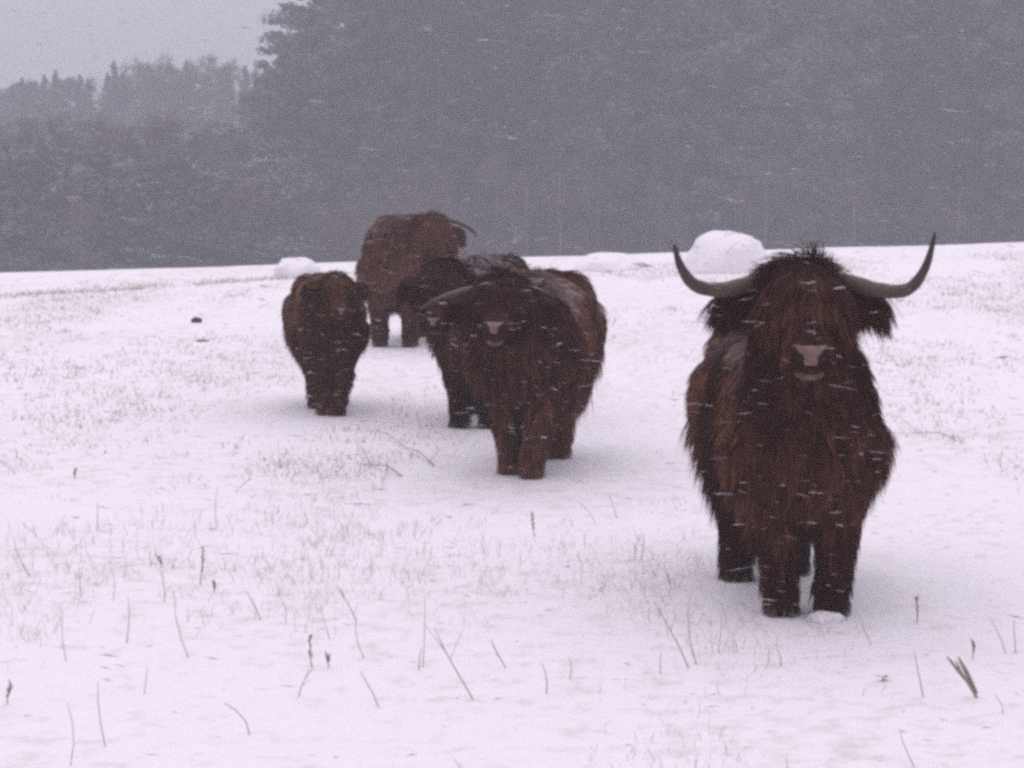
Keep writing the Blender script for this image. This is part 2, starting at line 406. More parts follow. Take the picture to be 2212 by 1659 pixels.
# bare brownish trees at the wood's edge
for i in range(14):
    px = -40 + i * 74 + rng.uniform(-14, 14); yy = rng.uniform(112, 124)
    py = (285 if px < 420 else 360) + rng.uniform(-20, 60) + (70 if px > 650 else 0)
    c = at_depth(px, py, yy); gz_ = ground_z(c.x, yy)
    plant(alders[i % 3], c.x, yy, (1.1, (c.z - gz_) / 8.8), rng.uniform(0, 6.3), 'bare brown tree at the edge of the low wood', 'bare edge trees')
for px, py in ((172, 420),):
    c = at_depth(px, py, 108); gz_ = ground_z(c.x, 108)
    plant(birches[0], c.x, 108, (.5, (c.z - gz_) / 13.8), 1 + px, 'slender pale birch in front of the bare edge trees', None)
for px in (905, 1010, 1075, 1140, 1215, 1290, 1420, 1660, 1850, 2060):
    yy = 124 + rng.uniform(-3, 3); c = at_depth(px, 370 + rng.uniform(-50, 60), yy); gz_ = ground_z(c.x, yy)
    plant(rng.choice(birches), c.x, yy, (.8, (c.z - gz_) / 13.8), rng.uniform(0, 6), 'faint bare birch in front of the tall pine stand', 'birches before the stand')
# scrub under the wood: one mass
rg = np.random.default_rng(3)
cs = [(rg.uniform(-34, 44), rg.uniform(104, 131), 0) for _ in range(700)]
cs = [(x, y, ground_z(x, y) + rg.uniform(.2, 3.6)) for x, y, _ in cs] + [(x, y, ground_z(x, y) + rg.uniform(.2, 4.5)) for x, y in zip(rg.uniform(-50, -8, 350), rg.uniform(165, 186, 350))]
v, f = leaf_cloud(cs, rg.uniform(.7, 1.5, len(cs)), 60, .32, rg, .9)
o = link('undergrowth', mesh_np('undergrowth', v, f), M['scrub'], None, False); o['kind'] = 'stuff'
o['label'] = 'brown undergrowth massed along the foot of the wood'; o['category'] = 'undergrowth'

# ------------------------------------------------------------------ snow mounds on the brow
def mound(name, px, pbase, wpx, hpx, label, flat=1.0, twigs=0, seed=0, rough=.12):
    b = at_ground(px, pbase); sc_ = F / b.y
    w, h = wpx / sc_ / 2, hpx / sc_
    bm = bmesh.new(); bmesh.ops.create_icosphere(bm, subdivisions=4, radius=1)
    for v in bm.verts:
        n = v.co.copy(); k = 1 + rough * mnoise.noise(n * 1.6 + Vector((seed, 0, 0))) + rough * .4 * mnoise.noise(n * 5 + Vector((seed, 4, 0)))
        z = n.z
        if z > 0: z = z ** flat if flat != 1 else z
        v.co = Vector((n.x * w * k, n.y * w * 1.9 * k, z * h * k if z > 0 else z * .3))
    me = bpy.data.meshes.new(name); bm.to_mesh(me); bm.free()
    rt = empty(name, b); link('snow_cap', me, M['snow'], rt)
    r2 = random.Random(seed)
    for i in range(twigs):
        a = r2.uniform(-1.2, 1.2); e = r2.uniform(.2, .95)
        p = Vector((math.sin(a) * w * .9 * math.sqrt(1 - e * e), -w * 1.85 * math.sqrt(1 - e * e) * math.cos(a), h * e))
        q = p + Vector((r2.uniform(-.25, .3), -.06, r2.uniform(-.04, .14)))
        MB().tube([p, (p + q) / 2 + Vector((0, -.03, .03)), q], [.004, .003, .002], 4).build('twig', M['weed'], rt)
    return tag(rt, label, 'snow mound')
mound('snow_mound', 1570, 580, 186, 84, 'rounded snow covered heap with dark twigs beside the horned cow', twigs=9, seed=2)
mound('snow_mound', 1318, 578, 150, 32, 'long low snow drift on the brow of the field', seed=5)
mound('snow_mound', 640, 596, 100, 38, 'small flat topped snow heap on the brow above the hornless calf', .6, seed=8, rough=.2)

# ------------------------------------------------------------------ cattle
def spheres(bm, pts):
    for c, r in pts:
        rr = r if isinstance(r, tuple) else (r, r, r)
        bmesh.ops.create_icosphere(bm, subdivisions=2, radius=1, matrix=Matrix.Translation(c) @ Matrix.Diagonal((rr[0], rr[1], rr[2], 1)))
def chain(nodes, step=.35):
    out = []
    for (a, ra), (b, rb) in zip(nodes[:-1], nodes[1:]):
        a, b = Vector(a), Vector(b)
        ra3 = np.array(ra if isinstance(ra, tuple) else (ra,) * 3); rb3 = np.array(rb if isinstance(rb, tuple) else (rb,) * 3)
        n = max(2, int((b - a).length / (min(ra3.min(), rb3.min()) * step)) + 1)
        for i in range(n + 1):
            t = i / n; out.append((a.lerp(b, t), tuple(ra3 * (1 - t) + rb3 * t)))
    return out

def unit(a): return a / np.maximum(np.linalg.norm(a, axis=1, keepdims=True), 1e-9)
def field3(P, fr, ph):
    x, y, z = P[:, 0] * fr, P[:, 1] * fr, P[:, 2] * fr
    return np.stack([np.sin(y * 1.3 + 1.7 * np.sin(z + ph) + ph) + .6 * np.sin(2.3 * z + x), np.sin(z * 1.1 + 1.5 * np.sin(x * 1.2 + ph) + 2 * ph) + .6 * np.sin(2.1 * x + y), np.sin(x * 1.2 + 1.6 * np.sin(y + 3 * ph)) + .5 * np.sin(1.9 * y + z)], 1)

def make_cow(name, label, front_px, yaw, size, poll, hyaw, hpitch, feet, horns, coat, hairs, seed=1, frost=.3,
             width=1.0, hair_len=1.0, head_len=.5, tuft=.10, nose_k=1.0, taper=.42, flank=True, tone=.08, face=.72):
    """local frame: +x forward, +y the animal's left, metres before scaling by size"""
    rt = empty(name)
    rng = np.random.default_rng(seed)
    W = width
    # head frame
    h = Vector((math.cos(hpitch) * math.cos(hyaw), math.cos(hpitch) * math.sin(hyaw), -math.sin(hpitch)))
    lft = Vector((-math.sin(hyaw), math.cos(hyaw), 0)); u = h.cross(lft).normalized()
    Pl = Vector(poll); HL = head_len; k = HL / .5
    bm = bmesh.new()
    # trunk
    spheres(bm, chain([((.40, 0, .80), (.24, .26 * W, .33)), ((.15, 0, .77), (.28, .31 * W, .345)), ((-.25, 0, .765), (.28, .335 * W, .345)), ((-.58, 0, .82), (.22, .28 * W, .29)), ((-.70, 0, .85), (.13, .21 * W, .23))], .5))
    for s in (1, -1): spheres(bm, [((-.50, s * .13 * W, .945), (.20, .15 * W, .155)), ((-.18, s * .12 * W, .955), (.28, .17 * W, .13)), ((.12, s * .10 * W, .965), (.22, .16 * W, .13))])
    if flank:
        for s in (1, -1): spheres(bm, chain([((.30, s * .12 * W, .60), (.16, .15 * W, .17)), ((-.05, s * .17 * W, .58), (.2, .15 * W, .17)), ((-.35, s * .15 * W, .60), (.18, .14 * W, .16))], .5))
    # brisket and neck
    nb = Vector((.42, 0, .90)); ne = Pl - h * .0 - Vector((math.cos(hyaw) * .05, math.sin(hyaw) * .05, .05))
    spheres(bm, chain([(nb, (.22, .23 * W, .26)), (nb.lerp(ne, .5) - Vector((0, 0, .05)), (.18, .18 * W, .22)), (ne, .135 * k)], .4))
    spheres(bm, chain([((.46, 0, .66), (.17, .19 * W, .20)), ((.52, 0, .78), (.17, .19 * W, .20))], .4))
    # skull and muzzle
    hd = lambda a, b=0., c=0.: Pl + h * a * k + u * b * k + lft * c * k
    spheres(bm, chain([(hd(.0), .125 * k), (hd(.12, .01), .135 * k), (hd(.24, .0), .108 * k), (hd(.36, -.015), .084 * k), (hd(.42, -.015), .080 * k)], .35))
    spheres(bm, [(hd(.425, -.01, .035), .068 * k), (hd(.425, -.01, -.035), .068 * k), (hd(.40, -.050), .062 * k)])
    for s in (1, -1): spheres(bm, [(hd(.15, .045, s * .085), .055 * k)])
    # legs
    hoofs = []
    for key, (fx, fy) in feet.items():
        s = 1 if key[1] == 'l' else -1
        if key[0] == 'f':
            sh = Vector((.40, s * .15 * W, .70)); kn = Vector((.5 * (.40 + fx) + .05, .35 * sh.y + .65 * fy, .38)); ft = Vector((fx - .02, fy, .13))
            spheres(bm, chain([(sh, .16), (sh.lerp(kn, .6), .105), (kn, .078), (ft.lerp(kn, .5), .060), (ft, .060), (Vector((fx + .02, fy, .05)), .066)]))
        else:
            hp = Vector((-.55, s * .15 * W, .80)); st = Vector((.5 * (-.42 + fx + .22), s * .17 * W, .56)); hk = Vector((fx - .07, .3 * hp.y + .7 * fy, .40)); ft = Vector((fx - .02, fy, .13))
            spheres(bm, chain([(hp, .20), (st, .135), (hk, .080), (ft.lerp(hk, .5), .062), (ft, .060), (Vector((fx + .02, fy, .05)), .066)]))
        hoofs.append(Vector((fx + .03, fy, 0)))
    # tail
    spheres(bm, chain([((-.78, 0, .98), .045), ((-.90, .02, .80), .035), ((-.90, .03, .42), .035)], .4))
    me = bpy.data.meshes.new('body_raw'); bm.to_mesh(me); bm.free()
    tmp = bpy.data.objects.new('body_raw', me); COL.objects.link(tmp)
    md = tmp.modifiers.new('r', 'REMESH'); md.mode = 'VOXEL'; md.voxel_size = .021
    ms = tmp.modifiers.new('s', 'SMOOTH'); ms.factor = .5; ms.iterations = 7
    dg = bpy.context.evaluated_depsgraph_get()
    body = bpy.data.meshes.new_from_object(tmp.evaluated_get(dg)); body.name = 'cow_body'
    bpy.data.objects.remove(tmp); bpy.data.meshes.remove(me)
    bo = link('body', body, coat, rt)
    bt = body.color_attributes.new('tint', 'FLOAT_COLOR', 'POINT')
    bt.data.foreach_set('color', np.tile(np.array([0, .14, 0, 1], np.float32), len(body.vertices)))
    # ears
    ears = []
    for s in (1, -1):
        base = hd(.01, -.01, s * .115) + Vector((0, 0, .01)); d = (lft * s * 1.0 - Vector((0, 0, .22)) - h * .02).normalized(); wd = (h * .8 - Vector((0, 0, .2))); wd = (wd - d * wd.dot(d)).normalized(); nn = d.cross(wd)
        vs, fs = [], []
        prof = [(0, .028), (.05, .05), (.10, .058), (.15, .045), (.19, .012)]
        for t_, w_ in prof:
            for q in range(8):
                a = 2 * math.pi * q / 8
                vs.append(base + d * t_ * k + wd * math.cos(a) * w_ * k + nn * math.sin(a) * .014 * k + nn * (.02 * math.cos(a) ** 2))
        for i in range(4):
            for q in range(8): fs.append((i * 8 + q, i * 8 + (q + 1) % 8, (i + 1) * 8 + (q + 1) % 8, (i + 1) * 8 + q))
        fs += [tuple(range(8))[::-1], tuple(range(32, 40))]
        link('ear', mesh_np('ear', vs, fs), coat, rt); ears.append((base, d, wd, nn))
    # muzzle details
    mn = (h * .80 + u * .60).normalized(); mu = (u * .80 - h * .60).normalized()
    mc = hd(.425, -.005)
    def pad(nm, outline, off, rise, material, centre=mc, nrm=mn, upv=mu):
        c0 = centre + nrm * off * k; vs = []; n = len(outline)
        for sc_, z in ((1.0, -.02), (1.0, 0), (.6, rise)):
            for (a, b) in [(q[0] * nose_k, q[1] * nose_k) for q in outline]:
                rr = (a * a + b * b)
                vs.append(c0 + lft * a * sc_ * k + upv * b * sc_ * k + nrm * (z - 3.2 * rr * sc_) * k)
        fs = []
        for j in range(2):
            for i in range(n): fs.append((j * n + i, j * n + (i + 1) % n, (j + 1) * n + (i + 1) % n, (j + 1) * n + i))
        fs.append(tuple(2 * n + i for i in range(n))); fs.append(tuple(range(n))[::-1])
        return link(nm, mesh_np(nm, vs, fs), material, rt)
    pad('nose', [(-.062, .042), (-.025, .036), (.025, .036), (.062, .042), (.047, .022), (.032, -.004), (.020, -.036), (-.020, -.036), (-.032, -.004), (-.047, .022)], .078, .007, M['nose'])
    for s in (1, -1):
        pad('nostril', [(.010 * math.cos(a) + s * (.048 + .006 * math.sin(a)), .019 * math.sin(a) - .008) for a in np.linspace(0, 2 * math.pi, 9)[:-1]], .079, .003, M['dark_skin'])
    ln = (h * .97 - u * .05).normalized(); lu = (u * .97 + h * .05).normalized()
    pad('lower_lip', [(-.058, .012), (-.025, .006), (.025, .006), (.058, .012), (.052, -.012), (.024, -.028), (-.024, -.028), (-.052, -.012)], .068, .006, M['lip'], hd(.415, -.045), ln, lu)
    for s in (1, -1):
        b2 = bmesh.new(); bmesh.ops.create_icosphere(b2, subdivisions=2, radius=.024 * k, matrix=Matrix.Translation(hd(.165, .075, s * .108)))
        m2 = bpy.data.meshes.new('eye'); b2.to_mesh(m2); b2.free(); link('eye', m2, M['eye'], rt)
    # hooves: two claws each
    for fo in hoofs:
        vs, fs = [], []
        for s in (1, -1):
            b0 = len(vs)
            for z, kx, ky in ((.0, 1.0, 1.0), (.035, .92, .95), (.075, .72, .85)):
                for q in range(8):
                    a = 2 * math.pi * q / 8
                    vs.append((fo.x + .068 * kx * math.cos(a) - (0.02 * z / .075), fo.y + s * .033 + .031 * ky * math.sin(a), z))
            for j in range(2):
                for q in range(8): fs.append((b0 + j * 8 + q, b0 + j * 8 + (q + 1) % 8, b0 + (j + 1) * 8 + (q + 1) % 8, b0 + (j + 1) * 8 + q))
            fs += [tuple(b0 + q for q in range(8))[::-1], tuple(b0 + 16 + q for q in range(8))]
        link('hoof', mesh_np('hoof', vs, fs), M['hoof'], rt)
    # horns: offsets in (left-outward, up, forward) from the side of the poll
    fwd = Vector((math.cos(hyaw), math.sin(hyaw), 0))
    for s, pts, r0 in horns:
        base = hd(.0, .0, s * .085) + Vector((0, 0, .035))
        P3 = [base + lft * s * a + Vector((0, 0, b)) + fwd * c for a, b, c in pts]
        # smooth through points
        cur = []
        for i in range(len(P3) - 1):
            p0, p1, p2, p3 = P3[max(i - 1, 0)], P3[i], P3[i + 1], P3[min(i + 2, len(P3) - 1)]
            for j in range(5):
                t = j / 5; cur.append(.5 * ((2 * p1) + (p2 - p0) * t + (2 * p0 - 5 * p1 + 4 * p2 - p3) * t * t + (3 * p1 - p0 - 3 * p2 + p3) * t ** 3))
        cur.append(P3[-1]); n = len(cur)
        rad = [r0 * (1 - (i / (n - 1)) ** 2.4 * .84) * (1 + .03 * math.sin(i * 1.9)) for i in range(n)]
        ho = MB().tube(cur, rad, 12).build('horn', M['horn'], rt)
        al = ho.data.color_attributes.new('along', 'FLOAT_COLOR', 'POINT')
        al.data.foreach_set('color', np.repeat(np.linspace(0, 1, n), 48).astype(np.float32))
    # ---------------- shaggy coat
    nv = len(body.vertices); co = np.empty(nv * 3); body.vertices.foreach_get('co', co); co = co.reshape(-1, 3)
    body.calc_loop_triangles(); tl = np.empty(len(body.loop_triangles) * 3, np.int32); body.loop_triangles.foreach_get('vertices', tl); tl = tl.reshape(-1, 3)
    a, b, c = co[tl[:, 0]], co[tl[:, 1]], co[tl[:, 2]]
    cr = np.cross(b - a, c - a); ar = np.linalg.norm(cr, axis=1); fn = cr / np.maximum(ar, 1e-9)[:, None]
    N = hairs
    # more locks on the head
    mid = (a + b + c) / 3; hv, uv, lv, pv = (np.array(q) for q in (h, u, lft, Pl))
    dh = (mid - pv) @ hv
    wgt = ar * np.where((dh > -.12) & (np.linalg.norm(mid - pv - dh[:, None] * hv, axis=1) < .2), 2.2, 1.0)
    ti = rng.choice(len(tl), N, p=wgt / wgt.sum())
    r1 = np.sqrt(rng.random(N))[:, None]; r2 = rng.random(N)[:, None]
    P = a[ti] * (1 - r1) + b[ti] * r1 * (1 - r2) + c[ti] * r1 * r2; Nn = fn[ti]
    rel = P - pv; th = rel @ hv / k; bu = rel @ uv / k; cl_ = rel @ lv / k
    rad_ = np.linalg.norm(rel - (rel @ hv)[:, None] * hv, axis=1) / k
    head = (th > -.10) & (rad_ < .19) & ((th > .02) | (bu > .02))
    z = P[:, 2]; sy = np.sign(P[:, 1])
    Lh = .092 * np.ones(N); fl = np.stack([-.25 * np.ones(N), .15 * sy, -1.0 * np.ones(N)], 1); wn_ = .45 * np.ones(N)
    # back: lies to the rear and over the sides
    tap = np.clip((.80 - z) / .3, 0, 1); fl[:, 1] -= taper * sy * tap
    belly = (z < .62) & (z > .40); Lh[belly] = .115; wn_[belly] = .20
    under = (Nn[:, 2] < -.3) & (z > .35) & (z < .75); Lh[under] = .17
    chest = (P[:, 0] > .38) & (z > .45) & ~head; Lh[chest] = .125
    legs = z < .42; Lh[legs] = .10; wn_[legs] = .42; fl[legs] = [0.05, 0, -1]
    low = z < .16; Lh[low] = .07
    vlow = z < .07; Lh[vlow] = .035
    tail = P[:, 0] < -.84; Lh[tail] = .22; fl[tail] = [0, 0, -1]
    Lh *= rng.uniform(.6, 1.3, N) * hair_len
    # head: fringe over the brow, short muzzle
    Lh[head] = .06; fl[head] = hv * .75 + np.array([0, 0, -.6])
    cheek = head & (th < .30) & (bu < .03); Lh[cheek] = .10
    brow = head & (th < .20) & (bu > -.02); nbw = brow.sum()
    Lh[brow] = rng.uniform(.11, .20, nbw) * (1.0 if horns else .6); fl[brow] = hv * .7 + np.array([0, 0, -.75]) + np.outer(cl_[brow] * 1.6, lv) + rng.normal(size=(nbw, 3)) * .22; wn_[brow] = .34
    crown = head & (th < .06) & (bu > .02) & (rng.random(N) < .38) if tuft > 0 else np.zeros(N, bool)
    ncw = int(crown.sum())
    if ncw:
        Lh[crown] = rng.uniform(.5, 1.3, ncw) * tuft * np.clip(1.0 + .8 * field3(P[crown], 16, seed + 5)[:, 0] - 3.0 * cl_[crown], .35, 1.8); fl[crown] = np.array([0, 0, .55]) + np.outer(cl_[crown] * 4, lv) + .8 * field3(P[crown], 20, seed + 6) + rng.normal(size=(ncw, 3)) * .25; wn_[crown] = .45
    nose_ = head & (th > .27); Lh[nose_] = .040; wn_[nose_] = .30; fl[nose_] += np.outer(cl_[nose_] * 5, lv)
    front = head & (th > .415) & (np.abs(cl_) < .065); Lh[front] = .010; wn_[front] = .1
    fl = unit(fl) + .30 * field3(P, 7.5, seed) * .5 + rng.normal(size=(N, 3)) * .10
    ext = .03
    # ears' long fringe
    EP, EN, EL, EF = [], [], [], []
    for (base, d, wd, nn) in ears:
        for _ in range(int(hairs * .016)):
            t_ = rng.uniform(.02, .19); a_ = rng.uniform(-.055, .055)
            EP.append(base + d * t_ * k + wd * a_ * k); sg = rng.choice((-1, 1)); EN.append(nn * sg * .5 + d * .5 + wd * a_ * 6)
            EL.append(rng.uniform(.07, .17) * k); EF.append(d * .35 + Vector((0, 0, -1)) + Vector(rng.normal(size=3) * .12))
    P = np.vstack([P, np.array(EP)]); Nn = np.vstack([Nn, unit(np.array(EN))]); Lh = np.concatenate([Lh, EL]); fl = np.vstack([fl, np.array(EF)]); wn_ = np.concatenate([wn_, np.full(len(EL), .3)])
    N2 = len(P)
    into = np.minimum(0, (fl * Nn).sum(1))[:, None]
    flt = unit(fl - into * Nn * 1.0 + 1e-6)
    st = [P - Nn * .006]; dirs = []
    for kk, wk in enumerate((1.0, .42, .10)):
        g_ = np.array([0, 0, -.18 * kk])
        d = unit(flt + Nn * (wn_ * wk)[:, None] * 1.3 + g_); dirs.append(d)
        st.append(st[-1] + d * (Lh / 3)[:, None])
    # clump the tips into locks
    K = max(200, N2 // 16); gi = rng.choice(N2, K, replace=False)
    kd = KDTree(K)
    for q, i in enumerate(gi): kd.insert(P[i], q)
    kd.balance()
    near = np.array([kd.find(pp)[1] for pp in P]); gidx = gi[near]
    for s_, am in ((1, .08), (2, .22), (3, .40)):
        dv = st[s_][gidx] - st[s_]; ok = (np.linalg.norm(dv, axis=1) < .09)[:, None]
        st[s_] = st[s_] + dv * am * ok
    rot = rng.normal(size=N2) * .6
    V4 = []
    wbase = rng.uniform(.0034, .0074, N2) * np.clip(Lh / .09, .55, 1.25) * math.sqrt(45000 / hairs)
    for s_ in range(3):
        d = unit(st[s_ + 1] - st[s_]); sd_ = unit(np.cross(d, Nn) + 1e-6); sn = np.cross(d, sd_)
        side = sd_ * np.cos(rot)[:, None] + sn * np.sin(rot)[:, None]
        w_ = (wbase * (.8, 1.0, .72)[s_])[:, None] * .5
        V4 += [st[s_] - side * w_, st[s_] + side * w_]
    V4.append(st[3])
    VV = np.stack(V4, 1).reshape(-1, 3)
    i0 = np.arange(N2) * 7
    tri = np.stack([np.stack([i0 + p_, i0 + q_, i0 + r_], 1) for p_, q_, r_ in ((0, 1, 3), (0, 3, 2), (2, 3, 5), (2, 5, 4), (4, 5, 6))], 1).reshape(-1, 3)
    cm = mesh_np('coat', VV, tri)
    fr = np.clip((Nn[:, 2] - .35) / .45, 0, 1) * (P[:, 2] > .85) * np.clip(field3(P, 5, seed + 1)[:, 0] * .5 + .55, 0, 1) * frost
    hd2 = np.concatenate([head, np.ones(N2 - N, bool)]); fr = np.where(hd2, fr * .03, fr)
    fr = np.where(rng.random(N2) < .75, fr, fr * .2)
    gr = rng.random(K)
    gg = np.clip(tone + .46 * gr[near] + .28 * rng.random(N2) + .24 * field3(P, 4.0, seed + 2)[:, 1], 0, 1)
    gg = np.where(hd2, gg * face, gg)
    at = cm.color_attributes.new('tint', 'FLOAT_COLOR', 'POINT')
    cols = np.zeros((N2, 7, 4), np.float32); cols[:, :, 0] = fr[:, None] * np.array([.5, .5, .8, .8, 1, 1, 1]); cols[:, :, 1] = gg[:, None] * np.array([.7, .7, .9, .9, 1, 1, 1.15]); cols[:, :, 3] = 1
    at.data.foreach_set('color', np.clip(cols, 0, 1).ravel())
    link('coat', cm, coat, rt)
    # place: the middle between the front hooves goes to its pixel
    ff = [feet['fl'], feet['fr']]; m_ = Vector(((ff[0][0] + ff[1][0]) / 2 + .03, (ff[0][1] + ff[1][1]) / 2, 0)) * size
    ang = -math.pi / 2 + yaw
    gp = at_ground(*front_px); off = Matrix.Rotation(ang, 3, 'Z') @ m_
    rt.location = (gp.x - off.x, gp.y - off.y, gp.z - .018); rt.rotation_euler = (0, 0, ang); rt.scale = (size,) * 3
    return tag(rt, label, 'cow', 'shaggy cattle walking over the field')

C_dark = coat_mat('dark_brown_coat', (0.024, 0.0070, 0.0060, 1), (0.062, 0.0200, 0.0130, 1), (0.165, 0.072, 0.043, 1))
C_mid = coat_mat('brown_coat', (0.032, 0.0100, 0.0075, 1), (0.080, 0.029, 0.018, 1), (0.190, 0.086, 0.053, 1))
C_red = coat_mat('reddish_coat', (0.062, 0.022, 0.014, 1), (0.125, 0.050, 0.032, 1), (0.23, 0.115, 0.074, 1))
C_calf = coat_mat('calf_coat', (0.046, 0.0150, 0.0075, 1), (0.100, 0.040, 0.020, 1), (0.20, 0.096, 0.053, 1))

# the big horned one in front
make_cow('highland_cow', 'large dark brown shaggy cow with wide upswept horns and raised head', (1742, 1330), R(2), 1.0,
         (.78, -.08, 1.33), R(-3), R(30), {'fl': (.48, .10), 'fr': (.44, -.10), 'hl': (-.45, .08), 'hr': (-.28, -.19)},
         [(1, [(0, 0, 0), (.10, -.005, .02), (.20, -.030, .05), (.31, -.025, .08), (.375, .06, .09), (.41, .19, .08)], .033),
          (-1, [(0, 0, 0), (.11, -.01, .02), (.22, -.030, .05), (.32, -.010, .08), (.375, .06, .09), (.40, .145, .08)], .033)],
         C_dark, 115000, seed=3, frost=.2, width=1.02, tuft=.06, taper=.22, hair_len=1.08, tone=.14, face=.95, flank=False)
# behind it, the pair close together
make_cow('highland_cow', 'brown shaggy cow with pale nose and snowy back overlapping a dark one', (1125, 1030), R(-7), .98,
         (.76, -.07, 1.04), R(0), R(20), {'fl': (.52, .05), 'fr': (.34, -.09), 'hl': (-.34, .11), 'hr': (-.36, -.08)},
         [(-1, [(0, 0, 0), (.10, .0, .03), (.20, -.025, .08), (.29, -.06, .13), (.36, -.10, .15)], .023),
          (1, [(0, 0, 0), (.04, .02, -.08), (.08, .03, -.17), (.10, .05, -.25)], .025)],
         C_mid, 70000, seed=5, frost=.8, width=1.02, tuft=.04, nose_k=.8, tone=.34, face=.5)
make_cow('highland_cow', 'dark cow mostly hidden behind the pale nosed one', (1024, 925), R(-6), .95,
         (.74, -.13, 1.02), R(-6), R(36), {'fl': (.46, .10), 'fr': (.48, -.09), 'hl': (-.50, .12), 'hr': (-.45, -.10)},
         [(-1, [(0, 0, 0), (.05, -.01, -.06), (.08, -.02, -.12)], .026), (1, [(0, 0, 0), (.10, -.01, .02), (.20, -.04, .05), (.29, -.02, .08), (.34, .06, .09)], .030)],
         C_mid, 50000, seed=7, frost=.55, width=.92, tuft=.04, nose_k=.7, tone=.12, face=.4)
make_cow('highland_cow', 'reddish brown shaggy cow at the back with drooping horn and head turned aside', (852, 750), R(-9), .98,
         (.68, .34, 1.06), R(30), R(40), {'fl': (.44, .13), 'fr': (.44, -.13), 'hl': (-.52, .16), 'hr': (-.50, .02)},
         [(1, [(0, 0, 0), (.10, .02, .0), (.20, -.01, .03), (.28, -.06, .06), (.33, -.12, .08)], .022), (-1, [(0, 0, 0), (.04, .02, -.06), (.07, .03, -.12), (.09, .05, -.18)], .026)],
         C_red, 50000, seed=9, frost=.4, width=1.04, tuft=.05, nose_k=.7)
make_cow('highland_calf', 'smaller hornless brown shaggy calf walking alone with legs together', (716, 898), R(7), .81,
         (.70, .03, 1.10), R(4), R(34), {'fl': (.46, .055), 'fr': (.40, -.05), 'hl': (-.36, .05), 'hr': (-.10, -.09)},
         [], C_calf, 52000, seed=12, frost=.25, width=.92, tuft=.0, head_len=.40, nose_k=.75, taper=.8, flank=False, tone=.16)

# snow kicked up over the front hoof of the big cow
def lump(name, p, r, material, label, cat, seed=0, squash=.6):
    bm = bmesh.new(); bmesh.ops.create_icosphere(bm, subdivisions=3, radius=1)
    for v in bm.verts:
        n = v.co.copy(); q = 1 + .35 * mnoise.noise(n * 1.9 + Vector((seed, 0, 2))) + .18 * mnoise.noise(n * 5 + Vector((seed, 9, 0)))
        v.co = Vector((n.x * r[0], n.y * r[1], n.z * r[2])) * q
    me = bpy.data.meshes.new(name); bm.to_mesh(me); bm.free()
    o = link(name, me, material); o.location = p
    return tag(o, label, cat)
p = at_ground(1785, 1343); lump('snow_clump', p + Vector((0, 0, .012)), (.07, .05, .03), M['snow'], 'clump of kicked up snow over the hoof of the wide horned cow', 'snow clump', 3)
p = at_ground(425, 697); lump('earth_clod', p + Vector((0, 0, .02)), (.05, .05, .035), M['clod'], 'small dark clod lying on the open snow beyond the calf', 'clod', 5)
p = at_ground(438, 738); lump('earth_clod', p + Vector((0, 0, .006)), (.055, .02, .012), M['clod'], 'flat dark scrap on the snow beside the round clod', 'clod', 8)

# ------------------------------------------------------------------ dry weeds, one by one
def stalk(base, tip, kind, label, group=None, r=.0028, pale=True, seed=0, sub=None):
    """base and tip are pixels; the stalk stands at its base's distance"""
    b = at_ground(*base); t = at_depth(tip[0], tip[1], b.y - .05)
    rt = empty('dry_weed', b); rr = random.Random(seed)
    d = t - b; m = M['weed_pale'] if pale else M['weed']
    bend = Vector((rr.uniform(-.12, .12) * d.length, rr.uniform(-.05, .05), 0))
    pts = [Vector((0, 0, -.02)), d * .35 + bend * .7, d * .7 + bend * .6, d]
    MB().tube(pts, [r * 1.2, r, r * .85, r * .5], 5).build('stem', m, rt)
    if kind == 'seed':
        for i in range(12):
            f = .30 + .68 * i / 11; p0 = d * f + bend * .6; a = rr.uniform(0, 6.3); ln = rr.uniform(.012, .026)
            q = p0 + Vector((math.cos(a) * ln * .45, math.sin(a) * ln * .45, ln))
            MB().tube([p0, (p0 + q) / 2, q], [r * .6, r * 1.5, r * .4], 5).build('seed_head', M['weed'], rt)
    if kind == 'fork' or sub:
        for i in range(rr.randint(2, 4) if not sub else sub):
            f = rr.uniform(.2, .85); p0 = d * f + bend * .65; ln = d.length * rr.uniform(.2, .4)
            dr = (d.normalized() + Vector((rr.uniform(-1.1, 1.1), rr.uniform(-.6, .6), rr.uniform(0, .5)))).normalized()
            MB().tube([p0, p0 + dr * ln * .5, p0 + dr * ln], [r * .7, r * .55, r * .35], 4).build('side_shoot', m, rt)
    if kind == 'leaf':
        for sx_ in (-1, 1):
            side = Vector((1, 0, 0)).cross(Vector((0, 1, 0)))
            vs, fs = [], []
            for i, (f, w) in enumerate(((.05, .003), (.35, .007), (.65, .009), (.9, .006), (1.05, .002))):
                c = d * f + bend * .6 + Vector((sx_ * .018 * f, 0, .01))
                vs += [c + Vector((-w, 0, 0)), c + Vector((0, -.006, .002)), c + Vector((w, 0, 0)), c + Vector((0, .004, -.002))]
            for i in range(4):
                for q in range(4): fs.append((i * 4 + q, i * 4 + (q + 1) % 4, i * 4 + 4 + (q + 1) % 4, i * 4 + 4 + q))
            link('leaf', mesh_np('leaf', vs, fs), M['weed'], rt)
    return tag(rt, label, 'weed', group)

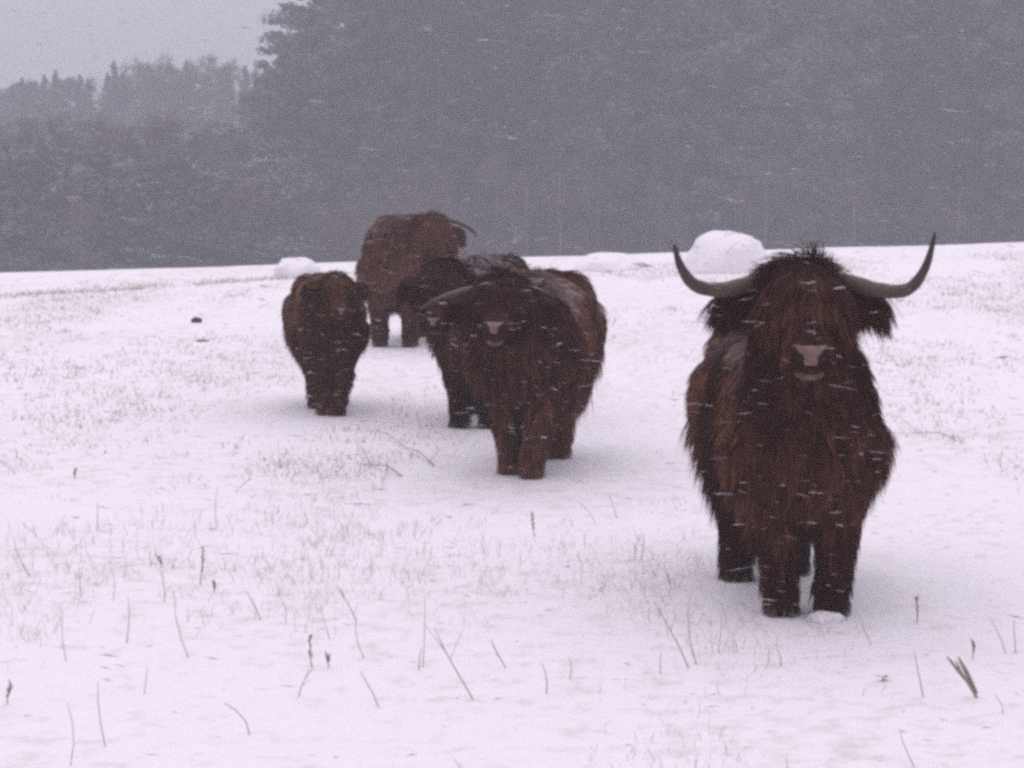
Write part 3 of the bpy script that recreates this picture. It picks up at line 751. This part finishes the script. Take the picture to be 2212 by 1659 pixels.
G1 = 'thin bare weed stalk poking up through the snow'
thin = [((150, 1657), (145, 1518)), ((231, 1616), (212, 1470)), ((542, 1588), (484, 1518)), ((145, 1430), (135, 1315)), ((411, 1420), (376, 1285)), ((272, 1390), (278, 1295)), ((243, 1297), (241, 1230)),
        ((469, 1140), (470, 1050)), ((568, 1340), (532, 1275)), ((714, 1380), (692, 1310)), ((913, 1440), (918, 1285)), ((822, 1525), (778, 1450)), ((604, 1010), (600, 955)), ((303, 885), (290, 830)),
        ((1507, 1435), (1490, 1285)), ((1229, 1463), (1229, 1418)), ((1427, 1455), (1428, 1408)), ((1997, 1508), (1974, 1403)), ((1887, 1393), (1857, 1329)), ((2176, 1413), (2141, 1339)), ((1687, 1440), (1678, 1400)),
        ((1981, 1657), (1944, 1576)), ((2165, 1540), (2148, 1500)), ((1180, 1500), (1168, 1430)), ((1290, 1130), (1245, 1080)), ((1335, 1120), (1316, 1065)), ((1383, 1210), (1390, 1155)), ((1550, 1410), (1560, 1330)),
        ((675, 1250), (672, 1215)), ((210, 1145), (212, 1085)), ((1262, 1180), (1264, 1150)), ((790, 1420), (770, 1330)), ((70, 1245), (30, 1160)), ((310, 1500), (318, 1440)), ((1660, 1430), (1662, 1395)), ((2195, 1412), (2190, 1340))]
for i, (b, t_) in enumerate(thin): stalk(b, t_, 'plain', G1, 'thin bare stalks', .0014 + .0008 * ((i * 7) % 3) / 2, i % 3 != 0, i)
G2 = 'dark weed with a clustered seed head standing in the snow'
for i, (b, t_) in enumerate([((432, 1265), (439, 1185)), ((675, 1440), (670, 1375)), ((1979, 1344), (1976, 1289)), ((1157, 1160), (1154, 1112)), ((352, 1225), (340, 1205)), ((465, 1280), (462, 1262)), ((160, 1035), (162, 1015)), ((712, 1440), (708, 1418)), ((2100, 1420), (2098, 1385)), ((16, 1520), (30, 1480))]):
    stalk(b, t_, 'seed', G2, 'weeds with seed heads', .0022, False, 40 + i)
G3 = 'forked dry weed with a few side shoots in the snow'
for i, (b, t_) in enumerate([((642, 1505), (676, 1440)), ((1453, 1274), (1436, 1225)), ((355, 1300), (345, 1225)), ((775, 1345), (735, 1270)), ((175, 1290), (170, 1225)), ((905, 1445), (910, 1400)), ((1370, 1210), (1386, 1150)), ((1100, 1445), (1060, 1380)), ((500, 1065), (540, 1035))]):
    stalk(b, t_, 'fork', G3, 'forked weeds', .0019, i % 2 == 0, 60 + i)
stalk((1030, 1512), (938, 1355), 'plain', 'long dark stem leaning far over with shoots at its foot', None, .0022, False, 80, 2)
stalk((1493, 1443), (1413, 1299), 'plain', 'long dark leaning stem at the feet of the wide horned cow with offshoot', None, .0022, False, 81, 1)
stalk((2119, 1508), (2066, 1428), 'leaf', 'thick withered weed with two grey folded leaves leaning over', None, .005, False, 82)
stalk((1915, 1472), (1905, 1468), 'leaf', 'withered leaf lying almost flat on the snow', None, .004, False, 83)
def twig(paths, label):
    b = at_ground(*paths[0][0]); rt = empty('fallen_twig', b)
    for i, pp in enumerate(paths):
        pts = []
        for j, q in enumerate(pp):
            g_ = at_ground(*q); pts.append(Vector((g_.x, g_.y, g_.z + .010 + (.03 if j % 2 else .0))) - b)
        n = len(pts)
        MB().tube(pts, [(.0038 if i == 0 else .003) * (1 - .6 * j / max(1, n - 1)) for j in range(n)], 5).build('branch', M['weed'], rt)
    tag(rt, label, 'twig')
twig([[(868, 1032), (835, 1020), (801, 1009), (786, 990), (766, 951)], [(801, 1009), (780, 1018), (774, 1032)], [(836, 1020), (838, 998)]], 'crooked forked twig on the snow in front of the cattle pair')
twig([[(938, 1010), (905, 990), (876, 970), (835, 950), (794, 931)], [(890, 980), (888, 1004)], [(925, 1003), (948, 990)]], 'long straight thin twig lying behind the crooked forked one')
twig([[(2065, 955), (2030, 948), (1985, 938), (1945, 915)], [(1985, 938), (1965, 950)]], 'thin twig on the snow beside the wide horned cow')

# ------------------------------------------------------------------ stubble showing through the snow: uncountable
rg = np.random.default_rng(21)
def stubble(name, n, yr, pxr, hgt, wid, label, patch=True):
    # candidate points, kept by a patch noise
    P_ = []
    while len(P_) < n:
        y = math.sqrt(rg.uniform(yr[0] ** 2, yr[1] ** 2)); x = rg.uniform(-.24, .24) * y
        if patch and mnoise.noise((x * .8, y * .35, 5.5)) + .5 * mnoise.noise((x * 3, y * 1.2, 2.2)) < rg.uniform(-.15, .5): continue
        m = rg.integers(1, 6)
        for _ in range(m):
            xx, yy = x + rg.normal() * .05, y + rg.normal() * .05
            P_.append((xx, yy, ground_z(xx, yy) - .01))
    P_ = np.array(P_[:n]); h_ = rg.uniform(.3, 1.0, n) ** 1.5 * hgt; a_ = rg.uniform(0, 6.28, n)
    ld = np.stack([rg.normal(size=n) * .35, rg.normal(size=n) * .35, np.ones(n)], 1)
    s_ = np.stack([np.cos(a_), np.sin(a_), 0 * a_], 1) * (wid * rg.uniform(.6, 1.3, n) / 2)[:, None]
    mid_ = P_ + ld * (h_ * .55)[:, None]; tip = P_ + ld * h_[:, None] + np.stack([rg.normal(size=n), rg.normal(size=n), 0 * h_], 1) * (h_ * .25)[:, None]
    v = np.stack([P_ - s_, P_ + s_, mid_ + s_ * .8, mid_ - s_ * .8, tip], 1).reshape(-1, 3); i0 = np.arange(n) * 5
    tri = np.stack([np.stack([i0 + p, i0 + q, i0 + r], 1) for p, q, r in ((0, 1, 2), (0, 2, 3), (3, 2, 4))], 1).reshape(-1, 3)
    o = link(name, mesh_np(name, v, tri), M['straw'], None, False); o['kind'] = 'stuff'; o['label'] = label; o['category'] = 'grass'
stubble('dry_grass', 6500, (6, 15), None, .085, .0023, 'sparse dry grass tips poking through the snow')
stubble('dry_grass', 30000, (14, 33), None, .055, .006, 'dry grass stubble speckling the farther snow')
# tufts along the old track
v_, n_ = [], 0
pts = []
for i in range(1500):
    px = rg.uniform(-30, 760); py = 642 - (px / 620) * 40 + rg.normal() * 2.2
    if mnoise.noise((px * .012, 0, 3)) < rg.uniform(-.5, .2): continue
    pts.append((px, py))
b0 = at_ground(0, 642); b1 = at_ground(620, 602)
vs = []
for px, py in pts:
    f = px / 620; bx = b0.lerp(b1, f); x, y = bx.x + rg.normal() * .05, bx.y + rg.normal() * .22; zz = ground_z(x, y)
    hh = rg.uniform(.02, .07); a_ = rg.uniform(0, 6.28); w = .006
    dx, dy = math.cos(a_) * w, math.sin(a_) * w; lx, ly = rg.normal() * .03, rg.normal() * .03
    vs += [(x - dx, y - dy, zz - .01), (x + dx, y + dy, zz - .01), (x + lx, y + ly, zz + hh)]
o = link('track_grass', mesh_np('track_grass', np.array(vs), np.arange(len(vs)).reshape(-1, 3)), M['straw'], None, False)
o['kind'] = 'stuff'; o['label'] = 'line of brown grass along the old track across the field'; o['category'] = 'grass'

# ------------------------------------------------------------------ falling snow: loose clumps of flakes on the wind
n = 9500
y = np.cbrt(rg.uniform(2.8 ** 3, 17 ** 3, n)); near = rg.random(n) < .22; y[near] = rg.uniform(4.0, 11, near.sum())
x = rg.uniform(-1, 1, n) * (.215 * y + 1.0); zt = EYE + .06 * y + .6
z = rg.uniform(.06, 1, n) * zt
ln = rg.uniform(.008, .021, n); th = rg.uniform(.0004, .0009, n) * np.exp(rg.normal(size=n) * .35); ln = ln * np.exp(rg.normal(size=n) * .3)
ang = rg.normal(size=n) * .16 - .05; dirs_ = np.stack([np.cos(ang), rg.normal(size=n) * .3, np.sin(ang)], 1); dirs_ = unit(dirs_)
up = unit(np.cross(dirs_, np.array([0, 1., 0]))); bi = np.cross(dirs_, up); C0 = np.stack([x, y, z], 1)
ring = []
for k_ in range(5):
    a_ = 2 * math.pi * k_ / 5
    ring.append(C0 + dirs_ * (ln * rg.uniform(-.35, .35, n))[:, None] + (up * math.cos(a_) + bi * math.sin(a_)) * (th * rg.uniform(.6, 1.5, n))[:, None])
v = np.stack(ring + [C0 - dirs_ * ln[:, None], C0 + dirs_ * ln[:, None]], 1).reshape(-1, 3); i0 = np.arange(n) * 7
tri = np.stack([np.stack([i0 + k_, i0 + (k_ + 1) % 5, i0 + e], 1) for e in (5, 6) for k_ in range(5)], 1).reshape(-1, 3)
o = link('falling_snow', mesh_np('falling_snow', v, tri), M['flake']); o['kind'] = 'stuff'
o['label'] = 'snowflakes driven through the air by the wind'; o['category'] = 'snow'

# ------------------------------------------------------------------ the snowy air
bm = bmesh.new(); bmesh.ops.create_cube(bm, size=1)
me = bpy.data.meshes.new('haze'); bm.to_mesh(me); bm.free()
hz = bpy.data.objects.new('haze', me); COL.objects.link(hz)
hz.location = (0, 245, 6); hz.scale = (620, 570, 40); hz['kind'] = 'stuff'; hz['label'] = 'pale snowy air over field and wood'; hz['category'] = 'haze'
hm = bpy.data.materials.new('haze'); hm.use_nodes = True; nt = hm.node_tree; nt.nodes.clear()
pv = nt.nodes.new('ShaderNodeVolumePrincipled'); pv.inputs['Color'].default_value = (.89, .93, 1.0, 1); pv.inputs['Density'].default_value = .0022; pv.inputs['Anisotropy'].default_value = 0.0
ou = nt.nodes.new('ShaderNodeOutputMaterial'); nt.links.new(pv.outputs[0], ou.inputs['Volume'])
me.materials.append(hm)
